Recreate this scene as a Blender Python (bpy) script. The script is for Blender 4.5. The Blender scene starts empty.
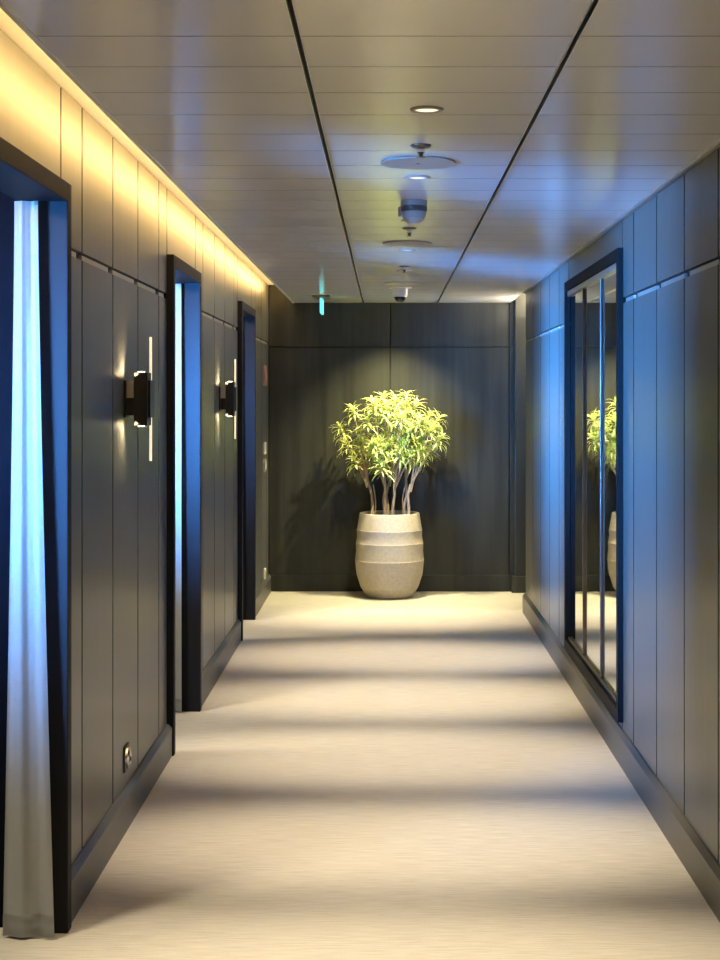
import bpy, bmesh, math, random
from mathutils import Vector, Matrix
random.seed(7)
C = bpy.context.scene
COL = C.collection
PI = math.pi

# ------------------------------------------------------------ camera
cam_d = bpy.data.cameras.new('camera'); cam = bpy.data.objects.new('camera', cam_d); COL.objects.link(cam)
cam.location = (0, 0, 1.5); cam.rotation_euler = (PI/2, 0, 0)
cam_d.sensor_fit = 'VERTICAL'; cam_d.sensor_height = 36; cam_d.sensor_width = 27
cam_d.lens = 36*1442/960
cam_d.shift_x = -27/960; cam_d.shift_y = -81/960
cam_d.clip_start = 0.02
C.camera = cam
# ------------------------------------------------------------ world, exposure
w = bpy.data.worlds.new('world'); C.world = w; w.use_nodes = True
w.node_tree.nodes['Background'].inputs[0].default_value = (.05, .06, .08, 1)
w.node_tree.nodes['Background'].inputs[1].default_value = 0.2
C.view_settings.view_transform = 'Standard'; C.view_settings.look = 'None'
C.view_settings.gamma = 1; C.view_settings.use_curve_mapping = False
C.view_settings.exposure = 0.16
# ------------------------------------------------------------ large lights
BLUE = (.06, .33, 1.0)
def area(name, loc, target, sx, sy, power, col, spread=PI):
    d = bpy.data.lights.new(name, 'AREA'); d.shape = 'RECTANGLE'; d.size = sx; d.size_y = sy
    d.energy = power; d.color = col; d.spread = spread
    o = bpy.data.objects.new(name, d); COL.objects.link(o); o.location = loc
    v = Vector(target) - Vector(loc)
    o.rotation_euler = v.to_track_quat('-Z', 'Y').to_euler()
    return o
YB = 11.25                                   # back wall
OPEN = [(3.19, 4.09), (6.06, 6.96), (8.93, 9.83)]
P_WIN = [135, 230, 34]
SPR = [36, 30, 34]
for i, (a, b) in enumerate(OPEN):            # daylight entering by the window of each cabin lobby
    area('window_daylight', (-2.50, b-2.0, 1.50), (-.96, b-.5, 1.47), .95, .85, P_WIN[i], BLUE, math.radians(SPR[i]))
    area('curtain_fill_light', (-1.75, b-.95, 2.36), (-1.25, b-.2, .3), .3, .3, 60, (1, .86, .60))  # added warm fill that brightens the curtains, chiefly their lower part
# warm LED line laid in the left cove, on top of the ceiling edge
COVE_P = 49
o = area('cove_light', (-.750, 5.0, 2.352), (-.93, 5.0, 2.33), 12.4, .03, COVE_P, (1, .62, .21))
o.data.size = .045; o.data.size_y = 12.4
o.rotation_euler = (0, math.radians(104), 0)
# lamp of the side corridor at the far right
area('side_corridor_lamp', (1.35, 10.75, 2.20), (1.15, 10.7, 2.6), .4, .4, 60, (1, .86, .62))
area('side_corridor_downlamp', (2.2, 10.7, 2.30), (2.2, 10.7, 0), .3, .3, 2.5, (1, .86, .62))
WARM = (1, .83, .60)
P_SPOT = 300
SPOTS_Y = [-.9, .3, 1.45, 2.6, 3.73, 4.87, 6.05, 7.25, 8.41, 9.88, 10.55]

# ============================================================ materials
MATS = {}
def mat(name, col, rough=.5, metal=0, emis=None, es=0, noise=None, bump=None, spec=.5, coat=0, coat_r=.1, aniso=0):
    m = bpy.data.materials.new(name); m.use_nodes = True
    nt = m.node_tree; b = nt.nodes['Principled BSDF']
    b.inputs['Base Color'].default_value = (*col, 1); b.inputs['Roughness'].default_value = rough
    b.inputs['Metallic'].default_value = metal; b.inputs['Specular IOR Level'].default_value = spec
    b.inputs['Coat Weight'].default_value = coat; b.inputs['Coat Roughness'].default_value = coat_r
    if emis: b.inputs['Emission Color'].default_value = (*emis, 1); b.inputs['Emission Strength'].default_value = es
    tc = nt.nodes.new('ShaderNodeTexCoord'); mp = nt.nodes.new('ShaderNodeMapping')
    nt.links.new(tc.outputs['Object'], mp.inputs[0])
    if noise:                                  # (scale vec, amount)
        sc, amt = noise
        mp.inputs['Scale'].default_value = sc
        n = nt.nodes.new('ShaderNodeTexNoise'); n.inputs['Scale'].default_value = 1; n.inputs['Detail'].default_value = 5
        nt.links.new(mp.outputs[0], n.inputs[0])
        r = nt.nodes.new('ShaderNodeValToRGB')
        r.color_ramp.elements[0].position = .3; r.color_ramp.elements[1].position = .7
        r.color_ramp.elements[0].color = (*[c*(1-amt) for c in col], 1)
        r.color_ramp.elements[1].color = (*[min(1, c*(1+amt)) for c in col], 1)
        nt.links.new(n.outputs[0], r.inputs[0]); nt.links.new(r.outputs[0], b.inputs['Base Color'])
        if bump:
            bp = nt.nodes.new('ShaderNodeBump'); bp.inputs['Strength'].default_value = bump[0]; bp.inputs['Distance'].default_value = bump[1]
            nt.links.new(n.outputs[0], bp.inputs['Height']); nt.links.new(bp.outputs[0], b.inputs['Normal'])
    MATS[name] = m
    return m
M_PANEL = mat('grey_lacquer_panel', (.088, .090, .084), .36, noise=((60, 60, 1.5), .10), bump=(.05, .002), spec=.6)
M_BACKW = mat('dark_stained_wood', (.021, .022, .016), .45, noise=((16, 10, .8), .42), bump=(.12, .002), spec=.35)
M_BACKING = mat('black_joint', (.006, .006, .007), .8)
M_FRAME = mat('dark_grey_frame', (.014, .014, .017), .6, noise=((40, 40, 2), .06), spec=.12)
M_MFRAME = mat('dark_bronze_frame', (.005, .0055, .007), .6, noise=((30, 30, 3), .1), spec=.12)
M_SKIRT = mat('dark_grey_skirting', (.080, .077, .070), .42, noise=((8, 8, 40), .06))
M_CEIL = mat('satin_ceiling_metal', (.87, .865, .90), .24, noise=((3, 2, 3), .03), coat=.5, coat_r=.16)
M_CHAN = mat('bronze_grey_channel', (.36, .34, .31), .35, metal=.3, noise=((20, 20, 20), .06))
M_COVE = mat('white_cove_paint', (.8, .78, .74), .6, noise=((5, 5, 5), .03))
M_ALU = mat('brushed_aluminium', (.62, .62, .62), .32, metal=.9, noise=((4, 90, 90), .08))
M_MIRROR = mat('mirror_glass', (.80, .83, .80), .015, metal=1, noise=((2, 2, 2), .005))
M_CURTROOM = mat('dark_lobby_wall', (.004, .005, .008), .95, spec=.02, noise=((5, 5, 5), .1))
M_LOBBYC = mat('lobby_ceiling_paint', (.25, .25, .25), .6, noise=((5, 5, 5), .03))
M_BLACK = mat('black_metal', (.018, .017, .016), .42, metal=.3, noise=((50, 50, 50), .15))
M_CHROME = mat('chrome', (.75, .73, .70), .14, metal=1, noise=((20, 20, 20), .03))
M_STEELD = mat('dark_steel', (.16, .14, .12), .3, metal=.8, noise=((20, 20, 20), .08))
M_DISC = mat('painted_ceiling_disc', (.40, .37, .33), .5, noise=((8, 8, 8), .03))
M_WHITE = mat('white_plastic', (.78, .76, .72), .35, noise=((9, 9, 9), .02))
M_GREYP = mat('grey_plastic', (.34, .32, .30), .4, noise=((9, 9, 9), .04))
M_DOME = mat('smoked_dome', (.01, .01, .012), .08, noise=((9, 9, 9), .1), coat=.6)
M_LENS = mat('lit_downlight_lens', (.03, .03, .03), .9, emis=(1, .86, .62), es=1.3, noise=((9, 9, 9), .02), spec=0)
M_ROD = mat('lit_acrylic_rod', (.9, .85, .7), .25, emis=(1, .80, .52), es=.75, noise=((300, 300, 60), .2), bump=(.4, .002))
M_TIP = mat('lit_lamp_aperture', (.9, .85, .7), .3, emis=(1, .82, .55), es=9, noise=((9, 9, 9), .02))
M_EXIT = mat('lit_cyan_acrylic', (.1, .6, .6), .2, emis=(.10, .62, .62), es=1.6, noise=((9, 9, 60), .1))
M_PANE = mat('daylit_window_pane', (.1, .2, .4), .1, emis=(.16, .45, 1), es=2.0, noise=((1, 1, 1), .05))
M_COPPER = mat('copper_plate', (.55, .30, .22), .35, metal=.5, noise=((30, 30, 30), .06))
M_POT = mat('beige_stoneware', (.45, .40, .31), .75, noise=((45, 45, 45), .09), bump=(.25, .003))
M_SOIL = mat('potting_soil', (.035, .024, .016), .95, noise=((60, 60, 60), .5), bump=(.8, .01))
M_STEM = mat('pale_brown_bark', (.42, .29, .17), .7, noise=((70, 70, 18), .35), bump=(.4, .004))
def leafmat(name, col, tr, amt=.16):
    m = mat(name, col, .38, noise=((30, 30, 30), amt))
    nt = m.node_tree; b = nt.nodes['Principled BSDF']; out = nt.nodes['Material Output']
    t = nt.nodes.new('ShaderNodeBsdfTranslucent'); t.inputs[0].default_value = (*col, 1)
    mx = nt.nodes.new('ShaderNodeMixShader'); mx.inputs[0].default_value = tr
    nt.links.new(b.outputs[0], mx.inputs[1]); nt.links.new(t.outputs[0], mx.inputs[2]); nt.links.new(mx.outputs[0], out.inputs[0])
    return m
M_LEAF = leafmat('leaf_green_centre', (.22, .38, .07), .35)
M_LEAFE = leafmat('leaf_cream_margin', (.80, .80, .30), .4)
M_CURT = leafmat('white_sheer_fabric', (.56, .56, .53), .30, .02)
M_CURT.node_tree.nodes['Principled BSDF'].inputs['Roughness'].default_value = .9

# carpet: fine crosswise woven lines with speckle
def carpet():
    m = bpy.data.materials.new('beige_woven_carpet'); m.use_nodes = True; nt = m.node_tree; b = nt.nodes['Principled BSDF']
    b.inputs['Roughness'].default_value = .92; b.inputs['Specular IOR Level'].default_value = .12
    tc = nt.nodes.new('ShaderNodeTexCoord')
    def noi(sc):
        mp = nt.nodes.new('ShaderNodeMapping'); mp.inputs['Scale'].default_value = sc; nt.links.new(tc.outputs['Object'], mp.inputs[0])
        n = nt.nodes.new('ShaderNodeTexNoise'); n.inputs['Scale'].default_value = 1; n.inputs['Detail'].default_value = 3
        nt.links.new(mp.outputs[0], n.inputs[0]); return n
    n1 = noi((9, 130, 1)); n2 = noi((260, 260, 1))
    mx = nt.nodes.new('ShaderNodeMix'); mx.data_type = 'FLOAT'; mx.inputs[0].default_value = .4
    nt.links.new(n1.outputs[0], mx.inputs[2]); nt.links.new(n2.outputs[0], mx.inputs[3])
    r = nt.nodes.new('ShaderNodeValToRGB'); r.color_ramp.elements[0].position = .3; r.color_ramp.elements[1].position = .7
    r.color_ramp.elements[0].color = (.36, .334, .275, 1); r.color_ramp.elements[1].color = (.53, .495, .415, 1)
    nt.links.new(mx.outputs[0], r.inputs[0]); nt.links.new(r.outputs[0], b.inputs['Base Color'])
    bp = nt.nodes.new('ShaderNodeBump'); bp.inputs['Strength'].default_value = .35; bp.inputs['Distance'].default_value = .004
    nt.links.new(mx.outputs[0], bp.inputs['Height']); nt.links.new(bp.outputs[0], b.inputs['Normal'])
    return m
M_CARPET = carpet()

# ============================================================ helpers
def box(bm, x0, x1, y0, y1, z0, z1, bev=0, mi=0):
    vs = [bm.verts.new(p) for p in ((x0,y0,z0),(x1,y0,z0),(x1,y1,z0),(x0,y1,z0),(x0,y0,z1),(x1,y0,z1),(x1,y1,z1),(x0,y1,z1))]
    fs = [bm.faces.new([vs[i] for i in f]) for f in ((3,2,1,0),(4,5,6,7),(0,1,5,4),(1,2,6,5),(2,3,7,6),(3,0,4,7))]
    for f in fs: f.material_index = mi
    if bev:
        es = list({e for f in fs for e in f.edges})
        bmesh.ops.bevel(bm, geom=es, offset=bev, segments=2, profile=.5, affect='EDGES')
def lathe(bm, prof, cx, cy, n=48, mi=0, smooth=False, axis='z', base=0):
    """prof: list of (r, h). revolve round a vertical axis (or along x with axis='x': h is x, centre (y=cx,z=cy))"""
    rings = []
    for r, h in prof:
        ring = []
        for k in range(n if r > 1e-6 else 1):
            a = 2*PI*k/n
            p = (cx+r*math.cos(a), cy+r*math.sin(a), h) if axis == 'z' else (h, cx+r*math.cos(a), cy+r*math.sin(a))
            ring.append(bm.verts.new(p))
        rings.append(ring)
    for A, B in zip(rings, rings[1:]):
        for k in range(n):
            if len(A) == 1 and len(B) == 1: continue
            if len(A) == 1: f = bm.faces.new((A[0], B[(k+1) % n], B[k]))
            elif len(B) == 1: f = bm.faces.new((A[k], A[(k+1) % n], B[0]))
            else: f = bm.faces.new((A[k], A[(k+1) % n], B[(k+1) % n], B[k]))
            f.material_index = mi; f.smooth = smooth
    bmesh.ops.recalc_face_normals(bm, faces=bm.faces[:])
def tube(bm, pts, rads, n=8):
    rings = []
    for i, p in enumerate(pts):
        p = Vector(p)
        t = (Vector(pts[min(i+1, len(pts)-1)]) - Vector(pts[max(i-1, 0)])).normalized()
        u = t.cross(Vector((0, 1, .13))).normalized(); v = t.cross(u)
        rings.append([bm.verts.new(p + rads[i]*(math.cos(2*PI*k/n)*u + math.sin(2*PI*k/n)*v)) for k in range(n)])
    for A, B in zip(rings, rings[1:]):
        for k in range(n):
            f = bm.faces.new((A[k], A[(k+1) % n], B[(k+1) % n], B[k])); f.smooth = True
    bm.faces.new(rings[0]); bm.faces.new(rings[-1])
def obj(name, bm, mats, parent=None, loc=None):
    me = bpy.data.meshes.new(name); bm.normal_update(); bm.to_mesh(me); bm.free()
    for m in (mats if isinstance(mats, (list, tuple)) else [mats]): me.materials.append(m)
    o = bpy.data.objects.new(name, me); COL.objects.link(o)
    if parent: o.parent = parent
    if loc: o.location = loc
    return o
def struct(name, bm, mats, label=None):
    o = obj(name, bm, mats); o['kind'] = 'structure'
    if label: o['label'] = label
    return o
def sempty(name, loc=(0, 0, 0), label=None):
    o = bpy.data.objects.new(name, None); COL.objects.link(o); o.location = loc; o['kind'] = 'structure'
    if label: o['label'] = label
    return o
def thing(name, label, cat, loc=(0, 0, 0), group=None):
    o = bpy.data.objects.new(name, None); COL.objects.link(o); o.location = loc; o.empty_display_size = .1
    o['label'] = label; o['category'] = cat
    if group: o['group'] = group
    return o
def dup(root, loc, label):
    r = root.copy(); COL.objects.link(r); r.location = loc; r['label'] = label
    for ch in list(root.children):
        c = ch.copy(); COL.objects.link(c); c.parent = r
        for g in list(ch.children):
            d = g.copy(); COL.objects.link(d); d.parent = c
    return r
def spot(loc, target, power, size, blend, col=WARM, r=.02, name='lamp'):
    d = bpy.data.lights.new(name, 'SPOT'); d.energy = power; d.spot_size = math.radians(size); d.spot_blend = blend
    d.color = col; d.shadow_soft_size = r
    o = bpy.data.objects.new(name, d); COL.objects.link(o); o.location = loc
    o.rotation_euler = (Vector(target)-Vector(loc)).to_track_quat('-Z', 'Y').to_euler()
    return o
def nb(): return bmesh.new()

# ============================================================ the setting
ZC = 2.25; XL = -.925; XR = .975; ZT = 2.39; Y0 = -1.6
XF = -.895                                     # face of the door frames
GL, GR = 1.932, 1.908                          # height of the horizontal joint, left and right
# ---- floor
bm = nb(); box(bm, -2.75, 3.2, Y0-.1, YB+.15, -.08, 0)
struct('floor', bm, M_CARPET, 'beige woven carpet running the length of the corridor')

# ---- left wall: dark carcass with three openings, covered with panels
bm = nb()
def pier(y0, y1): box(bm, -1.03, XL-.0125, y0, y1, 0, ZT)
edges = [Y0]
for a, b in OPEN: edges += [a, b]
edges.append(YB)
for a, b in zip(edges[0::2], edges[1::2]): pier(a, b)
for a, b in OPEN: box(bm, -1.03, XL-.012, a, b, 2.06, ZT)
wl = struct('wall_left', bm, M_BACKING, 'left corridor wall clad in dark grey lacquered panels')
J = .007
def panel(y0, y1, z0, z1, parent, side):
    b_ = nb()
    if side < 0: box(b_, XL-.013, XL, y0+J, y1-J, z0, z1)
    else: box(b_, XR, XR+.013, y0+J, y1-J, z0, z1)
    b_.normal_update()
    for f in b_.faces:
        if abs(f.normal.x) < .5 and f.calc_area() > .002 and abs(f.normal.y) > .5: f.material_index = 1     # joints painted black
    o = obj('wall_panel', b_, [M_PANEL, M_BACKING], parent); return o
def joint_strip(y0, y1, parent, side):         # bright metal channel in the horizontal joint, cut short to imitate a dark reflection
    b_ = nb(); g = GL if side < 0 else GR
    if side < 0: box(b_, XL-.0125, XL-.002, y0+J, y1-.075, g-.012, g+.004, .001)
    else: box(b_, XR+.002, XR+.0125, y0+J, y1-.075, g-.012, g+.004, .001)
    return obj('joint_channel', b_, M_CHAN, parent)
def section(seams, parent, side):
    g = GL if side < 0 else GR
    for a, b in zip(seams, seams[1:]):
        panel(a, b, .11, g-.012, parent, side); panel(a, b, g+.012, ZT-.004 if side < 0 else ZC-.012, parent, side)
        if b-a > .1: joint_strip(a, b, parent, side)
secs_l = [[Y0, -1.15, -.66, -.17, .32, .81, 1.30, 1.79, 2.28, 2.77, 3.19],
          [4.09, 4.374, 4.865, 5.355, 5.845, 6.06],
          [6.96, 7.244, 7.735, 8.225, 8.715, 8.93],
          [9.83, 10.12, 10.61, 11.10, YB]]
for s in secs_l: section(s, wl, -1)
for a, b in OPEN:
    panel(a, b, 2.10, ZT-.004, wl, -1)
# left skirting (between the openings)
def skirt_profile(b_, y0, y1, side):
    s = side; xw = XL if side < 0 else XR
    prof = [(0, 0), (.022, 0), (.022, .118), (.006, .135), (0, .135)]
    vs = [[b_.verts.new((xw - s*d + s*.002*(d == 0), y, z)) for d, z in prof] for y in (y0, y1)]
    n = len(prof)
    for k in range(n): b_.faces.new((vs[0][k], vs[0][(k+1) % n], vs[1][(k+1) % n], vs[1][k]))
    b_.faces.new(vs[0]); b_.faces.new(vs[1][::-1]); bmesh.ops.recalc_face_normals(b_, faces=b_.faces[:])
bm = nb()
for s in secs_l: skirt_profile(bm, s[0]+.001, s[-1]-.001, -1)
struct('baseboard_left', bm, M_SKIRT, 'dark grey baseboard with sloped top along the left wall')

# ---- door frames of the three openings
for i, (a, b) in enumerate(OPEN):
    d = sempty('door_%d' % (i+1), (0, 0, 0), 'dark framed open doorway in the left wall')
    b_ = nb(); box(b_, -1.035, XF, a-.003, a+.045, 0, 2.108, .003); obj('jamb', b_, M_FRAME, d)
    b_ = nb(); box(b_, -1.035, XF, b-.045, b+.003, 0, 2.108, .003); obj('jamb', b_, M_FRAME, d)
    b_ = nb(); box(b_, -1.035, XF, a+.045, b-.045, 2.055, 2.108, .002); obj('head', b_, M_FRAME, d)

# ---- cabin lobbies behind the openings
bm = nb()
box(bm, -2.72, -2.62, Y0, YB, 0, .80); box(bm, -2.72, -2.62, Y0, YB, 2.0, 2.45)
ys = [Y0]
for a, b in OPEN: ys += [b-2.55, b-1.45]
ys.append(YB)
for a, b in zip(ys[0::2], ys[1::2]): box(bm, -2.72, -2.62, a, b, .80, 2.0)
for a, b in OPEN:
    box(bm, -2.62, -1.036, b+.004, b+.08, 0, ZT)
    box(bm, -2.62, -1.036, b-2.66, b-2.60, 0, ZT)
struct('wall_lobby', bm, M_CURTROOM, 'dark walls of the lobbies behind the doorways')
bm = nb(); box(bm, -2.62, -1.031, Y0, YB, ZT, ZT+.04)
struct('ceiling_lobby', bm, M_LOBBYC, 'ceiling above the lobbies')
for i, (a, b) in enumerate(OPEN):
    wn = sempty('window_%d' % (i+1), (0, 0, 0), 'daylit window of the lobby')
    y0, y1 = b-2.55, b-1.45
    b_ = nb()
    for q in ((y0, y0+.05, .8, 2.0), (y1-.05, y1, .8, 2.0), (y0+.05, y1-.05, .8, .85), (y0+.05, y1-.05, 1.95, 2.0)):
        box(b_, -2.68, -2.60, *q, .002)
    obj('window_frame', b_, M_FRAME, wn)
    b_ = nb(); box(b_, -2.66, -2.65, y0+.05, y1-.05, .85, 1.95); obj('pane', b_, M_PANE, wn)

# ---- right wall
YE = 10.13
bm = nb(); box(bm, XR+.012, XR+.14, Y0, YE, 0, ZT)
wr = struct('wall_right', bm, M_BACKING, 'right corridor wall clad in dark grey lacquered panels')
MY0, MY1 = 5.95, 7.75
sr0 = [Y0, -1.14, -.65, -.16, .33, .82, 1.31, 1.80, 2.29, 2.78, 3.27, 3.757, 4.245, 4.73, 5.215, 5.70, MY0+.02]
sr1 = [MY1-.02, 8.17, 8.66, 9.15, 9.64, YE]
section(sr0, wr, 1); section(sr1, wr, 1)
panel(MY0+.02, MY1-.02, 2.09, ZC-.012, wr, 1); panel(MY0+.02, MY1-.02, .11, .20, wr, 1)
b_ = nb(); box(b_, XR+.0005, XR+.141, YE, YE+.012, 0, ZT); obj('end_panel', b_, M_PANEL, wr)
bm = nb(); skirt_profile(bm, Y0, YE+.012, 1)
struct('baseboard_right', bm, M_SKIRT, 'dark grey baseboard with sloped top along the right wall')

# ---- back wall (runs on to the right behind the corner)
bm = nb(); box(bm, -1.03, 3.2, YB+.012, YB+.12, 0, 2.45)
wb = struct('wall_back', bm, M_BACKING, 'dark stained wood end wall behind the potted plant')
def bpanel(x0, x1, z0, z1):
    b_ = nb(); box(b_, x0+.005, x1-.005, YB, YB+.013, z0, z1, .002); obj('wall_panel', b_, M_BACKW, wb)
bx = [-.925, .025, .955, 1.5, 2.4, 3.2]
for a, b in zip(bx, bx[1:]):
    bpanel(a, b, .12, 1.900); bpanel(a, b, 1.908, 2.43)
bm = nb(); box(bm, -.925, .965, YB-.018, YB, 0, .128, .004)
struct('baseboard_back', bm, M_BACKW, 'dark baseboard along the end wall')
# pilaster with its own base, at the right end of the end wall
bm = nb(); box(bm, .995, 1.12, YB-.075, YB, .128, 2.44, .003); box(bm, .965, 1.14, YB-.10, YB, 0, .128, .004)
struct('trim_1', bm, M_BACKW, 'dark grey pilaster at the right end of the back wall')
bm = nb(); box(bm, 3.1, 3.2, YE, YB, 0, 2.5)
struct('wall_side', bm, M_PANEL, 'end of the side corridor')
bm = nb(); box(bm, -1.03, 1.1, Y0-.1, Y0, 0, 2.45)
struct('wall_front', bm, M_PANEL, 'wall closing the corridor behind the viewer')
bm = nb(); box(bm, .965, 3.2, 9.9, YB+.1, 2.44, 2.48)
struct('ceiling_side', bm, M_COVE, 'raised white ceiling of the side corridor')
bm = nb(); box(bm, XR+.141, 3.2, 9.9, YE, 0, 2.44)
struct('wall_side_near', bm, M_PANEL, 'near wall of the side corridor')

# ---- ceiling: crosswise planks in three lanes parted by two dark joints
bm = nb()
XC0, XC1 = -.735, .960
G1, G2 = -.184, .392
PITCH = .2755; base = 2.705
k0 = int((Y0-base)/PITCH)-1
y = base + k0*PITCH
while y < YB:
    a = max(y+.0017, Y0); b = min(y+PITCH-.0017, YB-.001)
    if b > a:
        for x0, x1 in ((XC0, G1-.006), (G1+.006, G2-.006), (G2+.006, XC1)):
            box(bm, x0, x1, a, b, ZC, ZC+.012)
    y += PITCH
bm.normal_update()
for f in bm.faces:
    if abs(f.normal.z) < .5: f.material_index = 1
ceil = struct('ceiling', bm, [M_CEIL, M_BACKING], 'satin metal plank ceiling')
bm = nb(); box(bm, XC0+.012, XC1, Y0, YB, ZC+.0125, ZC+.03)
cb = obj('ceiling_backing', bm, M_BACKING, ceil)
bm = nb(); box(bm, XC0-.003, XC0+.010, Y0, YB, ZC-.004, ZC+.034, .001)
struct('trim_2', bm, M_CEIL, 'thin metal lip along the lit edge of the ceiling')
bm = nb(); box(bm, .957, XR+.011, Y0, YE+.01, ZC-.010, ZC+.004, .003)
struct('trim_3', bm, M_ALU, 'thin aluminium trim between right wall and ceiling')
bm = nb()
for g in (G1, G2):
    for s in (-1, 1):
        box(bm, g+s*.0062-.0012, g+s*.0062+.0012, Y0, YB-.002, ZC-.0028, ZC+.010)
struct('trim_4', bm, M_ALU, 'thin metal edges of the two long ceiling joints')
bm = nb(); box(bm, -1.03, -.55, Y0, YB, ZT, ZT+.03); box(bm, -.58, -.55, Y0, YB, ZC+.031, ZT)
struct('ceiling_cove', bm, M_COVE, 'white lit cove above the left wall')

# ============================================================ mirror on the right wall
mr = thing('wall_mirror', 'tall dark framed mirror in three panes on the right wall reflecting the plant', 'mirror', (XR, (MY0+MY1)/2, .165))
def mp(name, bx_, m, bev=.002, par=None):
    b_ = nb(); x0, x1, y0, y1, z0, z1 = bx_; L = (mr.location if par is None else Vector(mr.location))
    box(b_, x0-XR, x1-XR, y0-L[1], y1-L[1], z0-L[2], z1-L[2], bev); return obj(name, b_, m, par or mr)
FB, FT = .165, 2.125
f0, f1 = .952, XR+.004
mp('frame_stile', (f0, f1, MY0, MY0+.045, FB, FT), M_MFRAME); mp('frame_stile', (f0, f1, MY1-.045, MY1, FB, FT), M_MFRAME)
mp('frame_rail', (f0, f1, MY0+.045, MY1-.045, FT-.05, FT), M_MFRAME); mp('frame_rail', (f0, f1, MY0+.045, MY1-.045, FB, FB+.05), M_MFRAME)
ys = [MY0+.045, 6.56, 7.145, MY1-.045]
for a, b in zip(ys, ys[1:]):
    g = mp('mirror_pane', (.9795, .986, a, b, FB+.05, FT-.05), M_MIRROR, 0)
for yy in ys[1:3]:
    mp('mullion', (.969, .9793, yy-.008, yy+.008, FB+.05, FT-.05), M_STEELD)
mp('inner_rail', (.964, .9793, MY0+.045, MY1-.045, FT-.078, FT-.05), M_ALU, .002)
mp('inner_rail', (.968, .9793, MY0+.045, MY1-.045, FB+.05, FB+.066), M_STEELD, .002)

# ============================================================ sconces
def sconce(y, label):
    t = thing('wall_sconce', label, 'wall lamp', (XL, y, 1.5), 'wall lamps on the left wall')
    b_ = nb(); box(b_, 0, .006, -.045, .045, -.066, .066, .002); obj('backplate', b_, M_BLACK, t)
    b_ = nb(); box(b_, .006, .036, -.03, .03, -.058, .064, .002); obj('arm', b_, M_BLACK, t)
    b_ = nb(); box(b_, .0075, .0345, -.0325, -.030, .004, .064, .001); obj('lit_arm_plate', b_, M_GREYP, t)  # added paler plate, stands for lamplight on the arm's upper part
    b_ = nb(); box(b_, .0365, .084, -.055, .035, -.094, .094, .003); bd = obj('body', b_, M_BLACK, t)
    b_ = nb(); box(b_, .0842, .092, -.035, .062, -.066, .066, .002); obj('front_plate', b_, M_BLACK, t)
    for s in (-1, 1):
        b_ = nb(); lathe(b_, [(0, s*.094), (.012, s*.094), (.012, s*.097), (0, s*.097)], .058, -.02, 20); o = obj('lamp_aperture', b_, M_TIP, bd)
        b_ = nb()
        z0, z1 = (.04, .222) if s > 0 else (-.222, -.04)
        box(b_, .0755, .0840, .044, .054, z0, z1, .002); obj('acrylic_rod', b_, M_ROD, t)
        spot((XL+.048, y-.062, 1.5+s*.080), (XL, y-.075, 1.5+s*.17), 3.6, 150, 1, (1, .74, .42), .006, 'sconce_lamp')
    return t
sconce(5.11, 'nearer black box wall lamp with lit acrylic rods above and below')
sconce(7.98, 'farther black box wall lamp with lit acrylic rods between the second and third doorway')

# ============================================================ curtains
def curtain(y, xr_t, xr_b, xl_t, xl_b, label, z1=2.052, seed=0):
    rnd = random.Random(seed)
    b_ = nb(); NU, NV = 60, 40; th = .0016
    ph = rnd.uniform(0, 6)
    grid = []
    for j in range(NV+1):
        v = j/NV; z = .012 + (z1-.012)*v
        row = []
        for i in range(NU+1):
            u = i/NU
            sag = (1-v)**1.3
            xl = xl_t+(xl_b-xl_t)*sag; xr = xr_t+(xr_b-xr_t)*sag
            x = xl+(xr-xl)*u
            amp = .0045+.003*(1-v)
            yy = y - .035*(1-v)*.5 + amp*math.sin(u*2*PI*1.7+ph+.5*math.sin(v*3)) + .001*math.sin(u*2*PI*4.3+2*v)
            row.append(b_.verts.new((x, yy, z)))
        grid.append(row)
    for j in range(NV):
        for i in range(NU):
            f = b_.faces.new((grid[j][i], grid[j][i+1], grid[j+1][i+1], grid[j+1][i])); f.smooth = True
    bmesh.ops.solidify(b_, geom=b_.faces[:], thickness=th)
    t = thing('curtain', label, 'curtain', (0, 0, 0), 'sheer curtains in the doorways')
    obj('drape', b_, M_CURT, t)
    h = nb(); g2 = []
    for j in range(3):
        row = []
        for i in range(NU+1):
            u = i/NU; v = (j*.03)/z1
            sag = (1-v)**1.3
            xl = xl_t+(xl_b-xl_t)*sag; xr = xr_t+(xr_b-xr_t)*sag
            amp = .0045+.003*(1-v)
            yy = y - .035*(1-v)*.5 + amp*math.sin(u*2*PI*1.7+ph+.5*math.sin(v*3)) + .001*math.sin(u*2*PI*4.3+2*v)
            row.append(h.verts.new((xl+(xr-xl)*u, yy-.0015, .008+j*.03)))
        g2.append(row)
    for j in range(2):
        for i in range(NU):
            f = h.faces.new((g2[j][i], g2[j][i+1], g2[j+1][i+1], g2[j+1][i])); f.smooth = True
    bmesh.ops.solidify(h, geom=h.faces[:], thickness=.003)
    obj('hem', h, M_CURT, t)
    return t
curtain(4.02, -.972, -.922, -1.040, -1.068, 'sheer white curtain in the nearest doorway at the left edge', seed=1)
curtain(6.903, -.984, -.980, -1.10, -1.12, 'sheer blue lit curtain in the middle doorway between the two wall lamps', seed=2)
curtain(9.772, -.978, -.975, -1.09, -1.10, 'narrow sliver of sheer curtain in the farthest doorway', seed=3)

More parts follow.
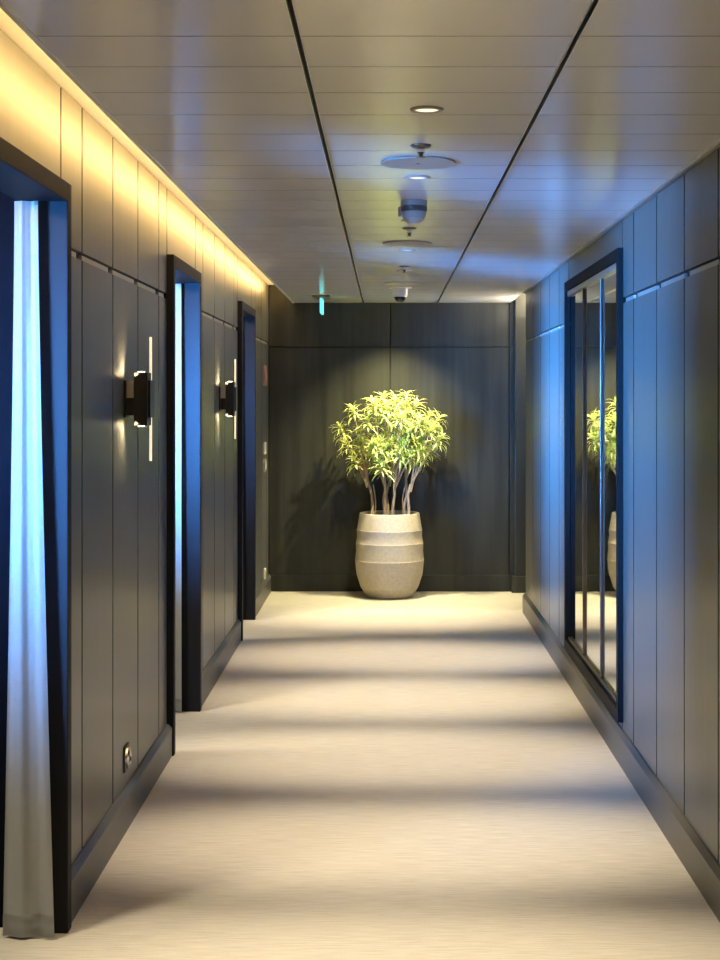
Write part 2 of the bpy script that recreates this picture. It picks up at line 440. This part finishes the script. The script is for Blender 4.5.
# ============================================================ ceiling fixtures
XM = .103
where = {3.73: 'nearest to the viewer, before the first ceiling disc', 4.87: 'just behind the nearest ceiling disc', 6.05: 'hidden just behind the smoke detector',
         7.25: 'just behind the middle ceiling disc', 8.41: 'just behind the farthest sprinkler', 9.88: 'behind the white dome camera', 10.55: 'farthest, above the potted plant'}
dl = None
for y in SPOTS_Y:
    if y > 3:
        lab = 'small round recessed downlight ' + where[y]
        if dl is None:
            dl = thing('downlight', lab, 'ceiling light', (XM, y, ZC), 'recessed downlights along the ceiling')
            b_ = nb(); lathe(b_, [(.031, 0), (.031, -.004), (.034, -.0062), (.043, -.0035), (.044, 0)], 0, 0, 40, smooth=True); obj('trim_ring', b_, M_DISC, dl)
            b_ = nb(); lathe(b_, [(0, -.0005), (.031, -.0005), (.031, -.0015), (0, -.0015)], 0, 0, 32); obj('lens', b_, M_LENS, dl)
        else: dup(dl, (XM, y, ZC), lab)
    so = spot((XM, y, ZC-.012), (XM, y+.001, 0), P_SPOT if y < 10 else 60, 35, 1.0, WARM, .025, 'downlight_lamp')
    so.rotation_euler = (0, 0, 0); so.scale = (2.1, 1, 1)      # oval beam across the corridor
# stronger accent lamps over the plant
spot((XM, 9.88, ZC-.012), (.02, 10.95, 1.0), 170, 46, 1, (1, .90, .50), .02, 'plant_front_lamp')
spot((XM, 10.55, ZC-.012), (.04, 10.95, 1.10), 370, 92, 1, (1, .88, .48), .02, 'plant_accent_lamp')

t = None
for y, lab in ((4.26, 'pendent sprinkler nearest to the viewer, in front of the first ceiling disc'),
               (6.32, 'pendent sprinkler just below the smoke detector, before the middle disc'),
               (8.13, 'small farthest pendent sprinkler between middle and far ceiling disc')):
    if t is None:
        t = thing('ceiling_sprinkler', lab, 'sprinkler', (XM-.003, y, ZC), 'sprinklers along the ceiling')
        b_ = nb(); lathe(b_, [(0, 0), (.031, 0), (.031, -.003), (.024, -.008), (.010, -.010), (0, -.010)], 0, 0, 32); obj('rosette', b_, M_STEELD, t)
        b_ = nb(); lathe(b_, [(.011, -.008), (.012, -.022), (.007, -.024), (.005, -.036), (.0, -.036)], 0, 0, 16)
        box(b_, -.0095, -.0070, -.002, .002, -.036, -.018); box(b_, .0070, .0095, -.002, .002, -.036, -.018); obj('sprinkler_body', b_, M_CHROME, t)
        b_ = nb(); lathe(b_, [(0, -.036), (.013, -.036), (.013, -.038), (0, -.038)], 0, 0, 12); obj('deflector', b_, M_STEELD, t)
        sp0 = t
    else: dup(sp0, (XM-.005, y, ZC), lab)
dc = None
for y, lab in ((4.56, 'largest looking flat round disc cover on the ceiling, nearest to the viewer'),
               (6.93, 'flat round ceiling disc cover below the smoke detector and sprinkler'),
               (9.32, 'farthest flat round ceiling disc cover just before the dome camera')):
    if dc is None:
        dc = thing('ceiling_disc', lab, 'ceiling cover', (XM-.005, y, ZC), 'round disc covers along the ceiling')
        b_ = nb(); lathe(b_, [(0, 0), (.105, 0), (.108, -.002), (.118, -.002), (.119, -.0045), (.117, -.006), (0, -.006)], 0, 0, 64); obj('cover', b_, M_DISC, dc)
        b_ = nb(); lathe(b_, [(0, -.006), (.006, -.006), (.005, -.0075), (0, -.0075)], 0, 0, 12); obj('centre_screw', b_, M_STEELD, dc)
    else: dup(dc, (XM-.005, y, ZC), lab)
# smoke detector
t = thing('smoke_detector', 'grey ribbed smoke detector with tapering clear cap on the ceiling', 'smoke detector', (.102, 5.46, ZC))
b_ = nb(); lathe(b_, [(0, 0), (.050, 0), (.050, -.020), (0, -.020)], 0, 0, 40); obj('mounting_base', b_, M_GREYP, t)
b_ = nb(); lathe(b_, [(0, -.020), (.0485, -.020), (.0485, -.023), (.051, -.025), (.051, -.038), (.048, -.042), (0, -.042)], 0, 0, 40); obj('collar', b_, M_STEELD, t)
b_ = nb(); lathe(b_, [(0, -.042), (.047, -.042), (.045, -.052), (.047, -.053), (.040, -.066), (.041, -.067), (.028, -.080), (.020, -.086), (0, -.087)], 0, 0, 40); obj('sensor_cap', b_, M_DISC, t)
b_ = nb(); box(b_, -.060, -.048, -.012, .012, -.060, -.024, .003); obj('side_clip', b_, M_GREYP, t)
# dome camera
t = thing('dome_camera', 'white dome security camera with black glass below, at the far end of the ceiling', 'camera', (.088, 9.72, ZC))
b_ = nb(); lathe(b_, [(0, 0), (.050, 0), (.050, -.05), (.046, -.062), (0, -.062)], 0, 0, 36); obj('housing', b_, M_WHITE, t)
b_ = nb(); lathe(b_, [(.078, 0), (.078, -.003), (.05, -.005)], 0, 0, 36); obj('flange', b_, M_WHITE, t)
b_ = nb(); lathe(b_, [(.0385*math.cos(a), -.062-.036*math.sin(a)) for a in [i*PI/2/8 for i in range(8)]]+[(0, -.098)], 0, 0, 32, smooth=True); obj('glass_dome', b_, M_DOME, t)
# exit sign seen edge on
t = thing('exit_sign', 'thin lit cyan hanging sign seen edge on, under the ceiling near the end wall', 'sign', (-.478, 10.45, ZC))
b_ = nb(); box(b_, -.065, .065, -.03, .27, -.010, 0, .002); obj('mount', b_, M_STEELD, t)
b_ = nb(); box(b_, -.012, .012, -.01, .25, -.022, -.010, .002); obj('rail', b_, M_ALU, t)
b_ = nb(); box(b_, -.008, .008, -.02, .26, -.125, -.022, .001); obj('sign_panel', b_, M_EXIT, t)

# ============================================================ things on the left wall
def plate(name, label, cat, y, z, hy, hz, d, m, inner=None):
    t = thing(name, label, cat, (XL, y, z))
    b_ = nb(); box(b_, 0, d, -hy, hy, -hz, hz, .002); obj('plate', b_, m, t)
    if inner: b_ = nb(); box(b_, d, d+.004, -hy*.6, hy*.6, -hz*.62, hz*.62, .0015); obj(inner, b_, M_WHITE if m is not M_WHITE else M_GREYP, t)
    return t
t = thing('wall_socket', 'round edged chrome wall socket low on the left wall near the baseboard', 'socket', (XL, 5.10, .232))
b_ = nb(); box(b_, 0, .006, -.042, .042, -.045, .045, .002); obj('backplate', b_, M_BLACK, t)
b_ = nb(); lathe(b_, [(.022, .006), (.038, .006), (.037, .013), (.026, .017), (.022, .010), (0, .010)], 0, 0, 36, axis='x', smooth=False)
obj('chrome_ring', b_, M_CHROME, t)
b_ = nb(); lathe(b_, [(0, .0105), (.020, .0105), (.020, .013), (0, .013)], 0, 0, 24, axis='x'); obj('socket_insert', b_, M_BLACK, t)
plate('room_sign', 'small copper coloured sign plate on the left wall by the far corner', 'sign', 10.86, 1.675, .075, .076, .018, M_COPPER)
plate('light_switch', 'white switch plate on the left wall by the far corner, below the copper sign', 'switch', 10.86, 1.13, .04, .045, .014, M_WHITE, 'rocker')
plate('thermostat', 'grey control plate directly under the white switch by the far corner', 'control', 10.86, 1.00, .04, .050, .012, M_GREYP, 'display')
plate('far_socket', 'small white socket just above the baseboard by the far left corner', 'socket', 10.86, .185, .04, .04, .012, M_WHITE, 'socket_insert')

# ============================================================ potted plant
PX, PY = .019, 10.965
pl = thing('potted_plant', 'bushy variegated plant in a beige banded stoneware pot before the end wall', 'plant', (PX, PY, 0))
b_ = nb()
prof = [(0, 0), (.165, 0), (.178, .008), (.196, .035), (.214, .066), (.219, .072), (.2515, .172), (.2565, .215), (.2630, .281), (.2612, .284), (.2560, .350), (.2575, .411), (.2555, .414),
        (.2470, .460), (.2500, .509), (.2480, .512), (.228, .632), (.224, .636), (.212, .634), (.208, .60), (.210, .56), (0, .56)]
lathe(b_, prof, 0, 0, 72)
for f in b_.faces: f.smooth = True
pot = obj('pot', b_, M_POT, pl)
pot.data.set_sharp_from_angle(angle=math.radians(14))
b_ = nb(); lathe(b_, [(0, .561), (.20, .561), (.207, .598), (.16, .607), (.08, .602), (0, .610)], 0, 0, 40); obj('soil', b_, M_SOIL, pl)

def leaf(b_, p, d, up, L, W, curl):
    d = d.normalized(); s = d.cross(up)
    if s.length < .05: s = d.cross(Vector((1, .2, 0)))
    s.normalize(); n = s.cross(d).normalized()
    N = 6; rows = []
    pos = p.copy(); dirv = d.copy()
    for i in range(N+1):
        t = i/N
        wd = W*math.sin(PI*min(1, (t*.88+.10)))**.75 if t < 1 else 0
        fold = .22*wd
        rows.append([b_.verts.new(pos + s*(-wd) + n*fold), b_.verts.new(pos + s*(-wd*.42) + n*fold*.2), b_.verts.new(pos + s*(wd*.42) + n*fold*.2), b_.verts.new(pos + s*wd + n*fold)] if i < N else [b_.verts.new(pos)])
        rot = Matrix.Rotation(-curl/N*(1+t), 3, s)
        dirv = rot @ dirv; n = rot @ n
        pos = pos + dirv*(L/N)
    for i in range(N):
        A, B = rows[i], rows[i+1]
        for k in range(3):
            f = b_.faces.new((A[k], A[k+1], B[k+1], B[k])) if len(B) == 4 else b_.faces.new((A[k], A[k+1], B[0]))
            f.material_index = 0 if k == 1 else 1; f.smooth = True
rnd = random.Random(11)
# stems: base offset (x,y), list of tips they carry
tips = []
def cl(px, py_, dy):                            # tip from its place seen from the front: x offset, height, depth offset
    tips.append(Vector((px, dy, py_)))
manual = [(-.37, 1.30), (-.33, 1.19), (-.26, 1.44), (-.28, 1.08), (-.20, 1.28), (-.22, 1.14), (-.13, 1.49), (-.14, 1.36), (-.12, 1.20), (-.10, 1.06),
          (-.04, 1.53), (-.03, 1.42), (-.02, 1.30), (-.03, 1.16), (.01, 1.02), (.05, 1.50), (.07, 1.38), (.08, 1.25), (.07, 1.12), (.13, 1.54), (.15, 1.43), (.16, 1.31),
          (.15, 1.18), (.22, 1.48), (.24, 1.36), (.23, 1.22), (.24, 1.09), (.30, 1.41), (.33, 1.30), (.31, 1.17), (.39, 1.38), (.40, 1.24), (.19, 1.10)]
for i, (x, z) in enumerate(manual):
    edge = abs(x-.03)/.42
    dmax = .17*(1-.6*edge)
    cl(x-PX+.015+rnd.uniform(-.02, .02), z-.012+rnd.uniform(-.02, .02), -.03+dmax*(rnd.uniform(-1, .75)))
for i in range(26):
    a = rnd.uniform(0, 2*PI); r = rnd.uniform(.05, .27)
    cl(.03+r*1.15*math.cos(a), 1.24+r*.9*math.sin(a), rnd.uniform(-.17, .10))
bases = [(-.135, .0), (-.035, -.03), (-.01, .05), (.025, -.05), (.115, .01), (.14, -.05)]
groups = [[] for _ in bases]
for tp in tips:
    k = min(range(len(bases)), key=lambda q: abs(bases[q][0]*2.0+.02-tp.x)+.3*abs(bases[q][1]*2-tp.y)+rnd.uniform(0, .08))
    groups[k].append(tp)
for (bx_, by_), g in zip(bases, groups):
    sm = nb(); fm = nb()
    knee = Vector((bx_*1.15+rnd.uniform(-.015, .015), by_*1.1, rnd.uniform(.82, .93)))
    pts = [Vector((bx_, by_, .585)), Vector((bx_+rnd.uniform(-.012, .012), by_+rnd.uniform(-.01, .01), .68)), Vector((bx_*1.08+rnd.uniform(-.014, .014), by_, .77)), knee]
    tube(sm, pts, [.0125, .0115, .010, .0095])
    if rnd.random() < .6:                        # a thin curving side shoot from the soil
        q = [Vector((bx_+.02, by_-.01, .588)), Vector((bx_+.045*rnd.choice((-1, 1)), by_-.02, .70)), Vector((bx_+.01, by_, .85))]
        q = [q[0]*(1-u)**2 + q[1]*2*u*(1-u) + q[2]*u*u for u in [i/8 for i in range(9)]]
        tube(sm, q, [.005-.001*i/8 for i in range(9)], 6)
    for tp in g:
        a = knee + (Vector((0, 0, -.06))*rnd.random()); 
        mid1 = a.lerp(tp, .35) + Vector((rnd.uniform(-.02, .02), rnd.uniform(-.02, .02), .03)); mid2 = a.lerp(tp, .72) + Vector((rnd.uniform(-.015, .015), 0, .012))
        tube(sm, [a, mid1, mid2, tp], [.0075, .006, .005, .004], 6)
        axis = (tp-mid2).normalized()*.8 + Vector((0, 0, .55)) + Vector(((tp.x-.02)*.6, 0, 0)); axis.normalize()
        nl = rnd.randint(26, 34)
        e1 = axis.cross(Vector((.3, 1, .1))).normalized(); e2 = axis.cross(e1)
        for k in range(nl):
            t = k/nl
            az = k*2.39996 + rnd.uniform(-.2, .2)
            el = (1.45 - 1.15*t) + rnd.uniform(-.12, .12)       # angle from the axis
            d = axis*math.cos(el) + (e1*math.cos(az)+e2*math.sin(az))*math.sin(el)
            st = tp - axis*(.075*(1-t))
            L = rnd.uniform(.095, .15)*(1-.3*t)
            if (st+d*L).y > (YB-PY-.035): continue
            leaf(fm, st, d, axis, L, rnd.uniform(.0052, .0078), rnd.uniform(.5, 1.35))
    s_ = obj('stem', sm, M_STEM, pl)
    obj('foliage', fm, [M_LEAF, M_LEAFE], s_)
